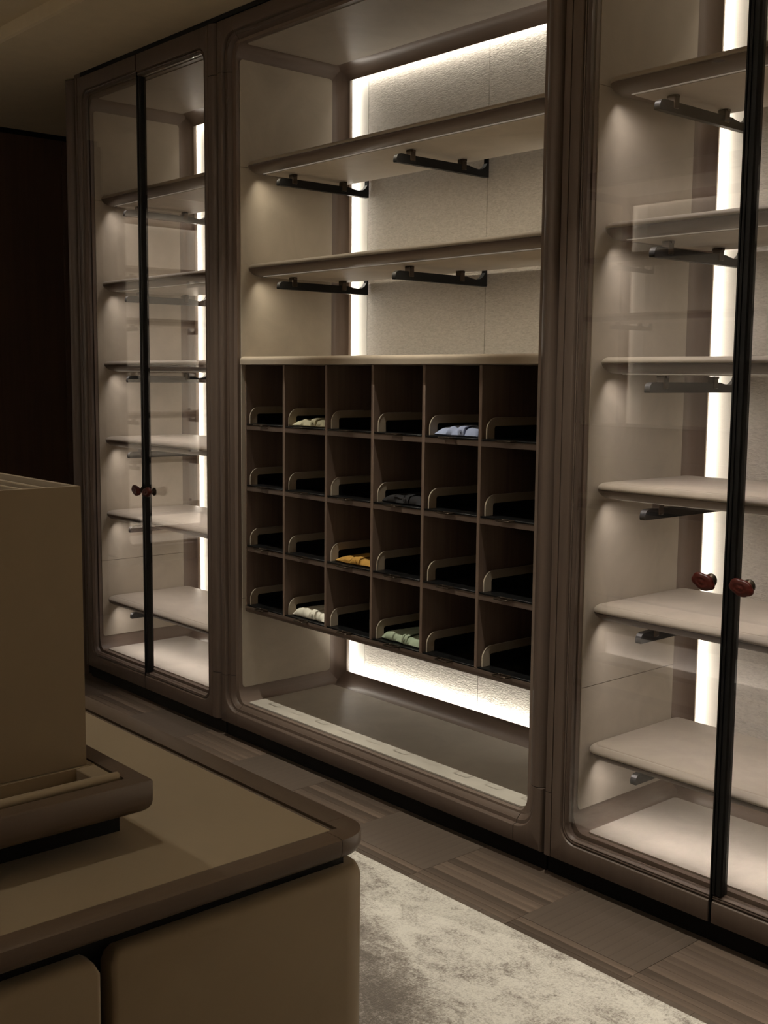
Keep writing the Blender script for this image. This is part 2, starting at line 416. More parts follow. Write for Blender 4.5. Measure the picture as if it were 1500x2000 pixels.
# floor slab and parquet strips (basket weave of 39 cm squares, border strip, second row)
fl = structure('floor', PLY[0], -5.2, 4.7, -4.4, .72, -.06, FZ-.0082)
S = .3762; X0 = 1.0472; N = 12; GAP = .0005
PB = {}
def plank(mt, x0, x1, y0, y1, key):
    k = (round(x1-x0, 4), round(y1-y0, 4), mt.name, key)
    if k not in PB:
        bm = bmesh.new(); a, b = (x1-x0)/2, (y1-y0)/2; e = .0007 if x1-x0 > y1-y0 else .00012
        addloft(bm, [[(-a, -b, -.008), (a, -b, -.008), (a, b, -.008), (-a, b, -.008)], [(-a, -b, -e), (a, -b, -e), (a, b, -e), (-a, b, -e)],
                     [(-a+e, -b+e, 0), (a-e, -b+e, 0), (a-e, b-e, 0), (-a+e, b-e, 0)]])
        o = finish(bm, 'plank', mt, fl, None)
        PB[k] = o
    else:
        o = PB[k].copy(); COL.objects.link(o)
    o.location = ((x0+x1)/2, (y0+y1)/2, FZ)
rnd = random.Random(3)
YA0, YA1 = -.2399, -.2399+S
YB = YA0-.048
for i in range(-6, 6):
    xa = X0+i*S
    # row A: alternate grain
    if i % 2 == 1:
        for k in range(N):
            d = S/N; plank(PLX[(k*2+rnd.randint(0, 1)) % 3], xa+GAP, xa+S-GAP, YA0+k*d+GAP, YA0+(k+1)*d-GAP, rnd.randint(0, 1))
    else:
        for k in range(N):
            d = S/N; plank(PLY[rnd.randint(0, 2)], xa+k*d+.00004, xa+(k+1)*d-.00004, YA0+GAP, YA1-GAP, rnd.randint(0, 1))
    if i % 2 == 0:
        for k in range(2):
            plank(PLX[(k*2) % 3], xa+GAP, xa+S-GAP, YB+k*.024+GAP, YB+(k+1)*.024-GAP, 0)
    else:
        for k in range(2): plank(PLX[1], xa+GAP, xa+S-GAP, YB+k*.024+GAP, YB+(k+1)*.024-GAP, 1)
    if i % 2 == 0:
        for k in range(4):
            d = S/N; plank(PLX[(k*2) % 3], xa+GAP, xa+S-GAP, YB-(k+1)*d+GAP, YB-k*d-GAP, 0)
    else:
        d = S/4
        for k in range(4): plank(PLY[k % 3], xa+k*d+GAP, xa+(k+1)*d-GAP, YB-.125+GAP, YB-GAP, 0)

# ------------------------------------------------------------------ open wardrobe (middle)
WM = 1.652
ow = empty('open_wardrobe', (0, 0, 0), 'open doorless walnut wardrobe in the middle with backlit fabric back and pigeonholes', 'wardrobe')
carcass(ow, WM, s=.080)
rg = Ring((.066, WM-.066, FL, 2.652), .036, (.0, WM, ZB, ZT))
pr = [(0, .052), (.003, .041), (.008, .031), (.014, .0235), (.0185, .0195), (.020, .0185), (.0205, .0165), (.0315, .0155), (.0318, .0065), (.0328, .003), (.0348, .0008), (.0378, 0)]
op = [(.010, 0), (.004, .002), (.001, .006), (0, .012)]
oper = [(.024, 0), (.014, .003), (.006, .010), (.001, .021), (0, .034)]
g = .0012
x0, x1, z0, z1 = rg.i; r_ = rg.r; zc0, zc1, xc0, xc1 = .289, 2.553, .105, WM-.105
prp = [(0, .050), (.001, .036), (.005, .024), (.012, .0135), (.021, .006), (.031, .002), (.041, .0015), (.0415, .004), (.043, .0005), (.045, 0)]
prr = [(0, .050), (.001, .036), (.004, .026), (.010, .016), (.018, .009), (.026, .004), (.036, .0005), (.038, 0), (.0385, 0), (.039, 0)]
rg.build('post', WZ, ow, rg.line('left', zc0+g, zc1-g), pr, op, .050, .034)
rg.build('post', WZ, ow, rg.line('right', zc1-g, zc0+g), prr, oper, .050, .034)
rg.build('rail', WX, ow, rg.line('bottom', xc1-g, xc0+g), pr, op, .050, .034)
rg.build('rail', WX, ow, rg.line('top', xc0+g, xc1-g), pr, op, .050, .034)
rg.build('corner_block', WZ, ow, rg.line('bottom', xc0-g, x0+r_)+rg.arc('bl')+rg.line('left', z0+r_, zc0-g), pr, op, .050, .034)
rg.build('corner_block', WZ, ow, rg.line('left', zc1+g, z1-r_)+rg.arc('tl')+rg.line('top', x0+r_, xc0-g), pr, op, .050, .034)
rg.build('corner_block', WZ, ow, rg.line('top', xc1+g, x1-r_)+rg.arc('tr')+rg.line('right', z1-r_, zc1+g), pr, op, .050, .034)
rg.build('corner_block', WZ, ow, rg.line('right', zc0-g, z0+r_)+rg.arc('br')+rg.line('bottom', x1-r_, xc1+g), pr, op, .050, .034)

# black inserts put the gap shade into the seams between the frame's pieces
def joint(side, t, prof, outer):
    rg.build('seam_shade', PLINTH, ow, rg.line(side, t-g, t+g), [(k, y+.0016) for k, y in prof], [(k, y+.0016) for k, y in outer], .050, .034)
for z in (zc0, zc1):
    joint('left', z, pr, op); joint('right', z, prr, oper)
for x in (xc0, xc1):
    joint('bottom', x, pr, op); joint('top', x, pr, op)

# ------------------------------------------------------------------ glass-door cabinets (left and right)
WC = 1.138
KNOB = {}
def knob(door, x, y, z, rot):
    if 'k' not in KNOB:
        # carved cloud-shaped boss: lobed outline, domed, with a raised scroll ring
        bm = bmesh.new(); n = 60; rings = []
        def lobed(s, h):
            ring = []
            for k in range(n):
                a = 2*math.pi*k/n
                q = .92+.11*abs(math.cos(2.5*a+.35))**.8
                ring.append((.0325*s*q*math.cos(a), h, .0205*s*q*math.sin(a)))
            return ring
        for s, h in ((.62, .009), (.88, .007), (.98, .002), (1.0, -.002), (.95, -.006), (.84, -.0085), (.72, -.0092), (.60, -.0105), (.50, -.0103), (.38, -.0095), (.26, -.0098), (.14, -.0112), (.02, -.0115)):
            rings.append(lobed(s, h))
        addloft(bm, rings); a = finish(bm, 'knob', RESIN, door, 100)
        bm = bmesh.new(); addlathe(bm, [(.0165, .0), (.0165, -.004), (.012, -.008), (.0075, -.013), (.006, -.022), (.009, -.028)], (0, 0, 0), 'y', 18)
        b = finish(bm, 'knob_stem', BRZ, door, 40); KNOB['k'], KNOB['s'] = a, b
    else:
        a, b = KNOB['k'].copy(), KNOB['s'].copy()
        for o in (a, b): COL.objects.link(o); o.parent = door
    a.location = (x, y-.034, z); a.rotation_euler = (0, R(rot), 0); b.location = (x, y, z)
def glass_cabinet(loc, label, knobs, rz=0, edge=None, W=WC, gap=.552):
    t = empty('glass_cabinet', loc, label, 'cabinet', None, rz)
    carcass(t, W, edge=edge, side=1.35, botk=1.0)
    zc0, zc1 = .288, 2.553
    dp = [(0, .026), (.0, .016), (.003, .010), (.004, .0045), (.0055, .0042), (.0060, .0075), (.0075, .0075), (.0080, .004), (.011, .0032), (.014, .006), (.016, .0075), (.017, .0035), (.0195, .0005), (.022, 0)]
    do = [(.003, 0), (.0008, .0008), (0, .003)]
    yb = .027
    # left leaf
    d1 = empty0('door', t)
    q = Ring((.082, gap-.003, .176, 2.660), .034, (.0315, gap-.003, ZB+.002, ZT))
    a0, a1, b0, b1 = q.i
    q.build('door_frame', WZ, d1, q.line('bottom', gap-.0075, a0+.034)+q.arc('bl')+q.line('left', b0+.034, b1-.034)+q.arc('tl')+q.line('top', a0+.034, gap-.0075), dp, do, yb, yb)
    strip(d1, .005, .0295, zc0, zc1, True)
    box('glass_pane', GLASS, d1, a0+.001, gap-.007, .0125, .0175, b0+.001, b1-.001)
    prism('metal_stile', BLK, d1, [(gap-.0068, .004), (gap-.0015, .002), (gap-.0015, .046), (gap-.0068, .046)], 'z', ZB+.004, ZT-.004)
    # right leaf
    d2 = empty0('door', t)
    q = Ring((gap+.003, W-.089, .176, 2.650), .034, (gap+.003, W-.0505, ZB+.002, ZT))
    a0, a1, b0, b1 = q.i
    q.build('door_frame', WZ, d2, q.line('top', gap+.003, a1-.034)+q.arc('tr')+q.line('right', b1-.034, b0+.034)+q.arc('br')+q.line('bottom', a1-.034, gap+.003), dp, do, yb, yb)
    strip(d2, W-.0485, W-.006, zc0, zc1, False)
    box('glass_pane', GLASS, d2, gap+.024, a1-.001, .0125, .0175, b0+.001, b1-.001)
    prism('metal_stile', BLK, d2, [(gap+.0005, .004), (gap+.002, .001), (gap+.009, .001), (gap+.0095, .004), (gap+.0145, .004), (gap+.015, .001), (gap+.024, .001), (gap+.027, .006), (gap+.027, .028), (gap+.0005, .028)], 'z', .178, 2.648, 20)
    for (kx, kz, rot), d in zip(knobs, (d1, d2)): knob(d, kx, .012, kz, rot)
    return t
def empty0(name, parent):
    o = bpy.data.objects.new(name, None); COL.objects.link(o); o.parent = parent; o.empty_display_size = .05; return o
def strip(door, xa, xb, zc0, zc1, left):
    """rounded edge strip let into the outer edge of a door, in three lengths"""
    if left: pts = [(xb, .027), (xb, .0)] + [(xa+.006, 0), (xa+.002, .002), (xa, .007), (xa, .027)]
    else: pts = [(xa, .027), (xa, .0)] + arc(xb-.026, .026, .026, 270, 360, 6) + [(xb, .027)]
    for a, b, nm in ((ZB+.002, zc0-.0012, 'edge_strip'), (zc0+.0012, zc1-.0012, 'edge_strip'), (zc1+.0012, ZT, 'edge_strip')):
        prism(nm, WZ, door, pts, 'z', a, b)
XL, XR = -1.147, 1.659
cabL = glass_cabinet((XL, 0, 0), 'left tall walnut cabinet with two glass doors and six lit shelves', [(-.605-XL, .962, 20), (-.512-XL, .962, -10)])
cabR = glass_cabinet((XR, 0, 0), 'right tall walnut cabinet with two glass doors, cut by the picture edge', [(2.166-XR, .963, 18), (2.270-XR, .963, 14)])
# filler over the left corner of the left cabinet, black infill for the shadow gap everywhere else
box('filler', WZ, cabL, 0, .0555, .004, .30, ZT+.0005, CEIL-.0005)
structure('shadow_gap_2', PLINTH, -1.091, 2.9, .003, .62, ZT+.001, CEIL-.0005)
# end panel beside the left cabinet
ep = prism('end_panel', WZ, None, [(-1.262, .60), (-1.262, .03)] + arc(-1.240, .03, .022, 180, 270, 6)[1:] + arc(-1.232, .038, .030, 270, 360, 6) + [(-1.202, .60)], 'z', FZ+.0003, 2.750)
structure('shadow_gap_3', PLINTH, -1.2015, -1.1475, .045, .60, FZ+.0003, 2.745)  # black infill puts shade into the gap beside the cabinet
tag(ep, 'narrow rounded walnut end panel left of the left glass cabinet', 'panel')

# ------------------------------------------------------------------ shelves
ZS = [2.235, 1.862, 1.508, 1.168, .830, .432]
ORD = ['top', 'second', 'third', 'fourth', 'fifth', 'lowest']
ADJ = ['seen from below', 'seen from below', 'close to eye level', 'seen slightly from above', 'just below the red door knobs', 'nearest the cabinet floor']
for i, z in enumerate(ZS):
    shelf((XL, 0, 0), .090, WC-.090, z, '%s leather topped shelf down in the left glass cabinet, %s' % (ORD[i], ADJ[i]), 'shelves in the left glass cabinet', C_SHELF_GLASS)
for i, z in enumerate(ZS):
    shelf((XR, 0, 0), .090, WC-.090, z, '%s leather topped shelf down in the right glass cabinet, %s' % (ORD[i], ADJ[i]), 'shelves in the right glass cabinet', C_SHELF_GLASS)
shelf((0, 0, 0), .085, WM-.085, ZS[0], 'upper of two open shelves above the pigeonholes, dark wood edge, two black brackets', 'open shelves above the pigeonholes', C_SHELF_OPEN)
shelf((0, 0, 0), .085, WM-.085, ZS[1], 'lower of two open shelves above the pigeonholes, pale leather edge lit from above', 'open shelves above the pigeonholes', C_SHELF_OPEN)

# ------------------------------------------------------------------ pigeonhole unit
pg = empty('pigeonhole_unit', (0, 0, .535), 'dark walnut pigeonhole unit of twenty four bays with pale ledge, in the open wardrobe', 'shelving unit')
def PZ(z): return z-.535
PX0, PXS = .0835, .2475
LX = [PX0+PXS*i for i in range(7)]
bm = bmesh.new()
addprism(bm, [(.495, PZ(1.4885)), (.050, PZ(1.4885)), (.042, PZ(1.4905))] + arc(.056, PZ(1.505), .0145, 190, 90, 6)[::1] + [(.495, PZ(1.5195))], 'x', .083, WM-.083)
finish(bm, 'ledge', leather('ledge_leather', (.40, .33, .25), .5), pg, 40)
YF, YK = .0625, .495
for i, x in enumerate(LX):
    if i == 0: a, b = .0832, .091
    elif i == 6: a, b = WM-.091, WM-.0832
    else: a, b = x-.0065, x+.0065
    box('divider', WCAB, pg, a, b, YF, YK, PZ(.5655), PZ(1.488), .0012, 1)
BT = [1.2625, 1.0300, .7975, .5650]
for k, z in enumerate(BT[:3]):
    box('shelf_board', WX, pg, .0915, WM-.0915, YF+.0015, YK, PZ(z-.018), PZ(z), .001, 1)
bm = bmesh.new(); addprism(bm, [(.49, PZ(.537)), (.080, PZ(.537)), (.068, PZ(.541)), (.062, PZ(.548)), (.0605, PZ(.556)), (.0615, PZ(.565)), (.49, PZ(.565))], 'x', .0832, WM-.0832)
finish(bm, 'bottom_board', WX, pg, 40)
box('back_board', WCAB, pg, .092, WM-.092, YK-.010, YK-.001, PZ(.566), PZ(1.488))

# trays: black base, two leather-rimmed side walls with black felt, pull loop
def tray_parts(root, wd):
    h = wd/2
    bm = bmesh.new(); addbox(bm, -h, h, -.0035, .415, .0005, .0055, .0010, 1); finish(bm, 'base_plate', BLKG, root)
    for s in (-1,):
        xo = s*(h-.008); xa, xb = sorted((xo, xo-s*.005))
        outer = [(.006, .006), (.006, .030)] + arc(.006+.038, .068-.038, .038, 180, 90, 7)[1:] + [(.405, .068), (.405, .006)]
        inner = [(.392, .006), (.392, .043), (.045, .043), (.040, .041), (.038, .036), (.038, .006)]
        bm = bmesh.new(); pts = outer + inner
        addprism(bm, pts, 'x', xa, xb); rim = finish(bm, 'side_wall', LEAD, root, 30)
        ed = bmesh.new(); path = [(xa+.005+s*.0, y, z) for y, z in outer[:-1]]
        addtube(ed, [(xo-s*.0055, y-.0004, z+.0004) for y, z in [(.0058, .006), (.0058, .030)] + arc(.044, .030, .0384, 180, 90, 7)[1:] + [(.15, .0684)]], .0007, 5)
        finish(ed, 'piping', LEAP, rim)
        box('felt_lining', FELT, rim, xa+.001, xb-.001, .037, .393, .0062, .044)
    bm = bmesh.new(); r = .006
    loop = []
    for (px, py, a0) in ((-.026+r, -.034+r, 180), (.026-r, -.034+r, 270), (.026-r, -.010, 0), (-.026+r, -.010, 90)):
        loop += [(px+r*math.cos(R(a0+30*k)), py+r*math.sin(R(a0+30*k)), .0034) for k in range(4)]
    addtube(bm, loop, .0026, 7, True); addbox(bm, -.022, -.016, -.009, -.0036, .0008, .0045); addbox(bm, .016, .022, -.009, -.0036, .0008, .0045); finish(bm, 'pull_loop', BRZ, root, 60)
WD = PXS-.017
ROW = ['top row', 'second row', 'third row', 'bottom row']
BAY = ['first bay from left', 'second bay from left', 'third bay from left', 'fourth bay from left', 'fifth bay from left', 'rightmost bay']
HOLD = {(0, 1): 'a folded cream shirt', (0, 4): 'a folded blue shirt', (1, 3): 'a folded black shirt', (2, 2): 'a folded mustard shirt', (3, 1): 'a folded white shirt', (3, 3): 'a folded sage green shirt'}
proto = None
for k, z in enumerate(BT):
    for i in range(6):
        what = 'holding '+HOLD[(k, i)] if (k, i) in HOLD else 'empty'
        lab = 'black leather-rimmed tray %s, %s, %s' % (what, ROW[k], BAY[i])
        loc = ((LX[i]+LX[i+1])/2, .066, z)
        if proto is None:
            proto = empty('pull_out_tray', loc, lab, 'tray', 'pull-out trays in the pigeonholes'); tray_parts(proto, WD)
        else:
            c = proto.copy(); COL.objects.link(c); c.location = loc; c['label'] = lab
            for ch in proto.children:
                d = ch.copy(); COL.objects.link(d); d.parent = c
                for gch in ch.children:
                    e = gch.copy(); COL.objects.link(e); e.parent = d
# folded shirts
def shirt(k, i, colr, label, name, hh=.034, y0=.016, wd=.190, ln=.30, seed=0, dx=.0):
    rn = Vector((seed*3.1, seed*1.7, seed*.9))
    t = empty('folded_shirt', ((LX[i]+LX[i+1])/2+dx, .066+y0, BT[k]+.0068), label, 'shirt', 'folded shirts in the pigeonholes')
    bm = bmesh.new(); NX, NY = 30, 40; top, bot = [], []
    for b in range(NY+1):
        v = b/NY
        rt_, rb_ = [], []
        for a in range(NX+1):
            u = a/NX
            ex = 1-abs(2*u-1)**5; ey = 1-abs(2*v-1)**10
            front = min(1, v/.10); body = (ex**.45)*(min(1, ey)**.35)
            w_ = noise.noise(Vector((u*4.5, v*5, 0))+rn)*.45 + noise.noise(Vector((u*11+v*3, v*10, 2))+rn)*.22
            fold = .18*math.sin(u*9+noise.noise(Vector((u*3, v*3, 5))+rn)*5)*math.exp(-v*7)
            z = hh*body*(.78+.30*w_+fold-.12*v)
            x = (u-.5)*wd*(1+.03*noise.noise(Vector((v*6, 1, 1))+rn)); y = v*ln + .006*noise.noise(Vector((u*6, 0, 4))+rn)*(1-v)
            rt_.append(bm.verts.new((x, y, max(.004, z)))); rb_.append(bm.verts.new((x, y+(.004 if b == 0 else 0), 0)))
        top.append(rt_); bot.append(rb_)
    for b in range(NY):
        for a in range(NX):
            bm.faces.new((top[b][a], top[b][a+1], top[b+1][a+1], top[b+1][a])); bm.faces.new((bot[b][a], bot[b+1][a], bot[b+1][a+1], bot[b][a+1]))
    for a in range(NX):
        bm.faces.new((bot[0][a], bot[0][a+1], top[0][a+1], top[0][a])); bm.faces.new((bot[NY][a+1], bot[NY][a], top[NY][a], top[NY][a+1]))
    for b in range(NY):
        bm.faces.new((bot[b+1][0], bot[b][0], top[b][0], top[b+1][0])); bm.faces.new((bot[b][NX], bot[b+1][NX], top[b+1][NX], top[b][NX]))
    mt = cloth(name, colr); finish(bm, 'shirt_body', mt, t, 70)
    # buttoned placket band across the front fold and a button
    bm = bmesh.new(); px = .012
    addprism(bm, [(-.0008, .004), (-.0022, hh*.45), (.004, hh*.80), (.030, hh*.95), (.060, hh*.93), (.060, hh*.90), (.030, hh*.90), (.008, hh*.74), (.004, .004)], 'x', px, px+.026)
    finish(bm, 'placket', mt, t, 60)
    bm = bmesh.new(); addlathe(bm, [(.0045, .0), (.0045, -.0012), (.003, -.0018), (.0015, -.0012)], (px+.013, -.002, hh*.5), 'y', 12)
    finish(bm, 'button', cloth(name+'_button', tuple(min(1, c*1.3) for c in colr), .4), t)
    return t
shirt(0, 1, (.62, .58, .40), 'folded cream shirt in the top row of pigeonholes, second bay', 'cream_cotton', .034, seed=1)
shirt(0, 4, (.36, .41, .58), 'folded light blue shirt in the top row of pigeonholes, fifth bay', 'blue_cotton', .036, seed=2)
shirt(1, 3, (.022, .021, .022), 'folded black shirt in the second row of pigeonholes, fourth bay', 'black_cotton', .034, seed=3)
shirt(2, 2, (.42, .23, .055), 'folded mustard shirt in the third row of pigeonholes, third bay', 'mustard_cotton', .030, seed=4)
shirt(3, 1, (.70, .66, .55), 'folded white shirt in the bottom row of pigeonholes, second bay', 'white_cotton', .040, seed=5)
shirt(3, 3, (.36, .42, .30), 'folded sage green shirt in the bottom row of pigeonholes, fourth bay', 'sage_cotton', .036, seed=6)

# ------------------------------------------------------------------ rug
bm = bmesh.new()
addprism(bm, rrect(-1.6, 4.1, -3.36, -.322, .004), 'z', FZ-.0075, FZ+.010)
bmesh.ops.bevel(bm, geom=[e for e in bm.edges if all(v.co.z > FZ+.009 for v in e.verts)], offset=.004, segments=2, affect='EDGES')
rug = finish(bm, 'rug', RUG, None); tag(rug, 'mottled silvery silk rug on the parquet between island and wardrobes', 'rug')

# ------------------------------------------------------------------ island with leather top
IX0, IX1, IY0, IY1, IZ = .30, 2.742, -2.52, -1.566, .92
isl = empty('island_counter', ((IX0+IX1)/2, (IY0+IY1)/2, FZ+.0105), 'leather topped walnut island counter in the lower left foreground', 'counter')
OX, OY, OZ = isl.location
def B2(x0, x1, y0, y1): return (x0-OX, x1-OX, y0-OY, y1-OY)
rr = .045
def ring_i(d, z, r=rr):
    a = B2(IX0+d, IX1-d, IY0+d, IY1-d); return [(x, y, z-OZ) for x, y in rrect(*a, max(r-d, .004), 8)]
# wooden rim: flat margin, groove beside the inlay, rounded outer edge
ME, MB = .030, .036                 # margin at the ends, at the long sides
def rim_piece(name, mt, st):
    """st: (outer point, inner point) pairs in plan; section runs under, round the outer edge and over the top"""
    bm = bmesh.new(); rings = []
    for (ox, oy), (ix, iy) in st:
        d = Vector((ix-ox, iy-oy)).normalized()
        ring = [(ix, iy, .8945)] + [(ox+d.x*k, oy+d.y*k, z) for k, z in ((.010, .8945), (.004, .8965), (.001, .901), (0, .906), (0, .915), (.001, .9185), (.004, .9200))] + [(ix, iy, .9200)]
        rings.append([(x-OX, y-OY, z-OZ) for x, y, z in ring])
    addloft(bm, rings); bmesh.ops.remove_doubles(bm, verts=bm.verts, dist=1e-5)
    return finish(bm, name, mt, isl, 40)
def corner_st(cx, cy_, sx, sy, leg=.052):
    ic = (cx-sx*ME, cy_-sy*MB); c = (cx-sx*rr, cy_-sy*rr)
    st = [((cx-sx*leg, cy_), (cx-sx*leg, ic[1])), ((c[0], cy_), (c[0], ic[1]))]
    for k in range(1, 10):
        a = R(90-9*k-0); st.append(((c[0]+sx*rr*math.cos(a), c[1]+sy*rr*math.sin(a)), ic))
    return st + [((cx, c[1]), (ic[0], c[1])), ((cx, cy_-sy*leg), (ic[0], cy_-sy*leg))]
gl = .0527
for cx, sx in ((IX1, 1), (IX0, -1)):
    for cy_, sy in ((IY1, 1), (IY0, -1)): rim_piece('rim_corner', WDX, corner_st(cx, cy_, sx, sy))
    rim_piece('end_rim', WDY, [((cx, IY0+gl), (cx-sx*ME, IY0+gl)), ((cx, IY1-gl), (cx-sx*ME, IY1-gl))])
for cy_, sy in ((IY1, 1), (IY0, -1)):
    rim_piece('long_rim', WDX, [((IX0+gl, cy_), (IX0+gl, cy_-sy*MB)), ((IX1-gl, cy_), (IX1-gl, cy_-sy*MB))])
    ya, yb_ = sorted((cy_-sy*(MB+.0022), cy_-sy*(MB+.0072)))
    bm = bmesh.new(); addbox(bm, *B2(IX0+ME+.003, IX1-ME-.004, ya, yb_), .90-OZ, .9182-OZ, .001, 1); finish(bm, 'bead_strip', WDX, isl)
bm = bmesh.new(); P_ = rrect(*B2(IX0+ME+.0005, IX1-ME-.0005, IY0+MB+.0095, IY1-MB-.0095), .003, 3)
addprism(bm, P_, 'z', .895-OZ, .9196-OZ); finish(bm, 'top_inlay', LEAI, isl)
bm = bmesh.new(); addbox(bm, *B2(IX0+ME-.001, IX1-ME+.001, IY0+MB-.001, IY1-MB+.001), .8946-OZ, .9125-OZ); finish(bm, 'top_board', PLINTH, isl)
# carcass with an open lit niche in the side facing the wardrobes
NX0, NX1, NZ0, NZ1, ND = .505, 2.36, .195, .505, .17
bm = bmesh.new(); di = .028
for q in ((IX0+di, IX1-di, IY0+di, IY1-ND, .09, .8945), (IX0+di, IX1-di, IY1-ND, IY1-di, NZ1, .8945), (IX0+di, IX1-di, IY1-ND, IY1-di, .09, NZ0),
          (IX0+di, NX0, IY1-ND, IY1-di, NZ0, NZ1), (NX1, IX1-di, IY1-ND, IY1-di, NZ0, NZ1)):
    addbox(bm, *B2(*q[:4]), q[4]-OZ, q[5]-OZ)
finish(bm, 'core', PLINTH, isl)
bm = bmesh.new(); addbox(bm, *B2(NX0+.002, NX1-.002, IY1-ND+.0005, IY1-ND+.006), NZ0+.002-OZ, NZ1-.002-OZ); finish(bm, 'niche_panel', PANEL, isl)
bm = bmesh.new()
for q in ((NX0, NX1, IY1-ND+.03, IY1-.03, NZ0+.0005, NZ0+.012), (NX0, NX1, IY1-ND+.03, IY1-.03, NZ1-.012, NZ1-.0005), (NX0+.0005, NX0+.012, IY1-ND+.03, IY1-.03, NZ0+.0125, NZ1-.0125), (NX1-.012, NX1-.0005, IY1-ND+.03, IY1-.03, NZ0+.0125, NZ1-.0125)):
    addbox(bm, *B2(*q[:4]), q[4]-OZ, q[5]-OZ)
finish(bm, 'niche_lining', WDX, isl)
bm = bmesh.new(); addbox(bm, *B2(NX0+.0125, NX1-.0125, IY1-ND+.02, IY1-.035), .335-OZ, .353-OZ, .002, 1); finish(bm, 'niche_shelf', WDX, isl)
area('niche_light', isl, ((NX0+NX1)/2-OX, IY1-ND+.022-OY, NZ0+.003-OZ), NX1-NX0-.04, .012, (0, -.3, 1), P_NICHE*(NX1-NX0), C_SHELF_GLASS, 170)
bm = bmesh.new(); addloft(bm, [ring_i(.05, FZ+.0105), ring_i(.05, .09)]); finish(bm, 'plinth', PLINTH, isl, 40)
# pillow-edged leather fronts on the end, long leather panels on the sides
def front(name, prof_pts, z0, z1, parent):
    bm = bmesh.new(); cx = sum(p[0] for p in prof_pts)/len(prof_pts); cy_ = sum(p[1] for p in prof_pts)/len(prof_pts)
    def rg_(k, z): return [(p[0]-(p[2]*k), p[1]-(p[3]*k), z-OZ) for p in prof_pts]
    addloft(bm, [rg_(.010, z0), rg_(.003, z0+.003), rg_(0, z0+.010), rg_(0, z1-.014), rg_(.004, z1-.005), rg_(.011, z1)])
    return finish(bm, name, LEAI, parent, 50)
def slab(x0, x1, y0, y1, r4):
    P = rrect(*B2(x0, x1, y0, y1), r4, 6); cx, cy_ = (x0+x1)/2-OX, (y0+y1)/2-OY
    hx, hy = (x1-x0)/2, (y1-y0)/2
    return [(x, y, (1 if x-cx > hx*.6 else 0), ((1 if y > cy_ else -1) if abs(y-cy_) > hy-.05 else 0)) for x, y in P]
ZD = .876
ys = [IY1, -1.916, -2.268, IY0]
for j in range(3):
    b, a = ys[j]-(0 if j == 0 else .006), ys[j+1]+(.006 if j < 2 else 0)
    front('drawer_front', slab(IX1-.052, IX1-.001, a, b, (.004, .006 if j < 2 else .045, .045 if j == 0 else .006, .004)), .10, ZD, isl)
def side(x0, x1, ya, yb_, z0, z1):
    bm = bmesh.new(); addbox(bm, *B2(x0, x1, ya, yb_), z0-OZ, z1-OZ, .006, 3); finish(bm, 'side_panel', LEAI, isl)
n = 4; L_ = (IX1-.054-IX0)/n
for j in range(n):
    a_, b_ = IX0+j*L_+.003, IX0+(j+1)*L_-.003
    side(a_, b_, IY0, IY0+.027, .10, ZD); side(a_, b_, IY1-.027, IY1, NZ1+.003, ZD)
side(IX0+.003, IX1-.057, IY1-.027, IY1, .10, NZ0-.003)
side(IX0+.003, NX0-.003, IY1-.027, IY1, NZ0+.001, NZ1-.001); side(NX1+.003, IX1-.057, IY1-.027, IY1, NZ0+.001, NZ1-.001)

# ------------------------------------------------------------------ display tray and leather organiser on the island
TZ = IZ
tr = empty('display_tray', (2.2, -2.1, TZ), 'dark walnut display tray with leather trough standing on the island', 'tray')
def T2(x0, x1, y0, y1): return (x0-2.2, x1-2.2, y0+2.1, y1+2.1)
box('plinth', PLINTH, tr, *T2(1.50, 2.556, -2.45, -1.802), .0003, .036)
# body with upstanding lip: loft of rounded rectangle, lower outer edge rounded
def trr(d, z, r=.004): return [(x, y, z) for x, y in rrect(*T2(1.45+d, 2.614-d, -2.50+d, -1.789-d), r, 3)]
bm = bmesh.new(); addloft(bm, [trr(.020, .0362), trr(.013, .0368), trr(.0075, .0388), trr(.0035, .0420), trr(.001, .0462), trr(0, .0515), trr(0, .073), trr(.0012, .075), trr(.0235, .075), trr(.024, .055), trr(.09, .055), trr(.091, .037)], False)
finish(bm, 'tray_frame', WDY, tr, 35)
# leather trough along the end, with rolled rim
bm = bmesh.new(); addbox(bm, *T2(2.519, 2.585, -2.47, -1.8135), .0556, .0576); addbox(bm, *T2(2.5205, 2.584, -1.838, -1.8138), .0577, .0735, .001, 1)
addbox(bm, *T2(2.5165, 2.520, -2.47, -1.8138), .0577, .0733)
finish(bm, 'trough_lining', LEAI, tr)
bm = bmesh.new(); addtube(bm, [(2.578-2.2, -2.47+2.1, .0745), (2.578-2.2, -1.815+2.1, .0745)], .0062, 12); finish(bm, 'rolled_rim', LEAI, tr, 60)
bm = bmesh.new(); addbox(bm, *T2(1.5, 2.516, -2.46, -1.8138), .0556, .0735); finish(bm, 'tray_floor', LEAI, tr)

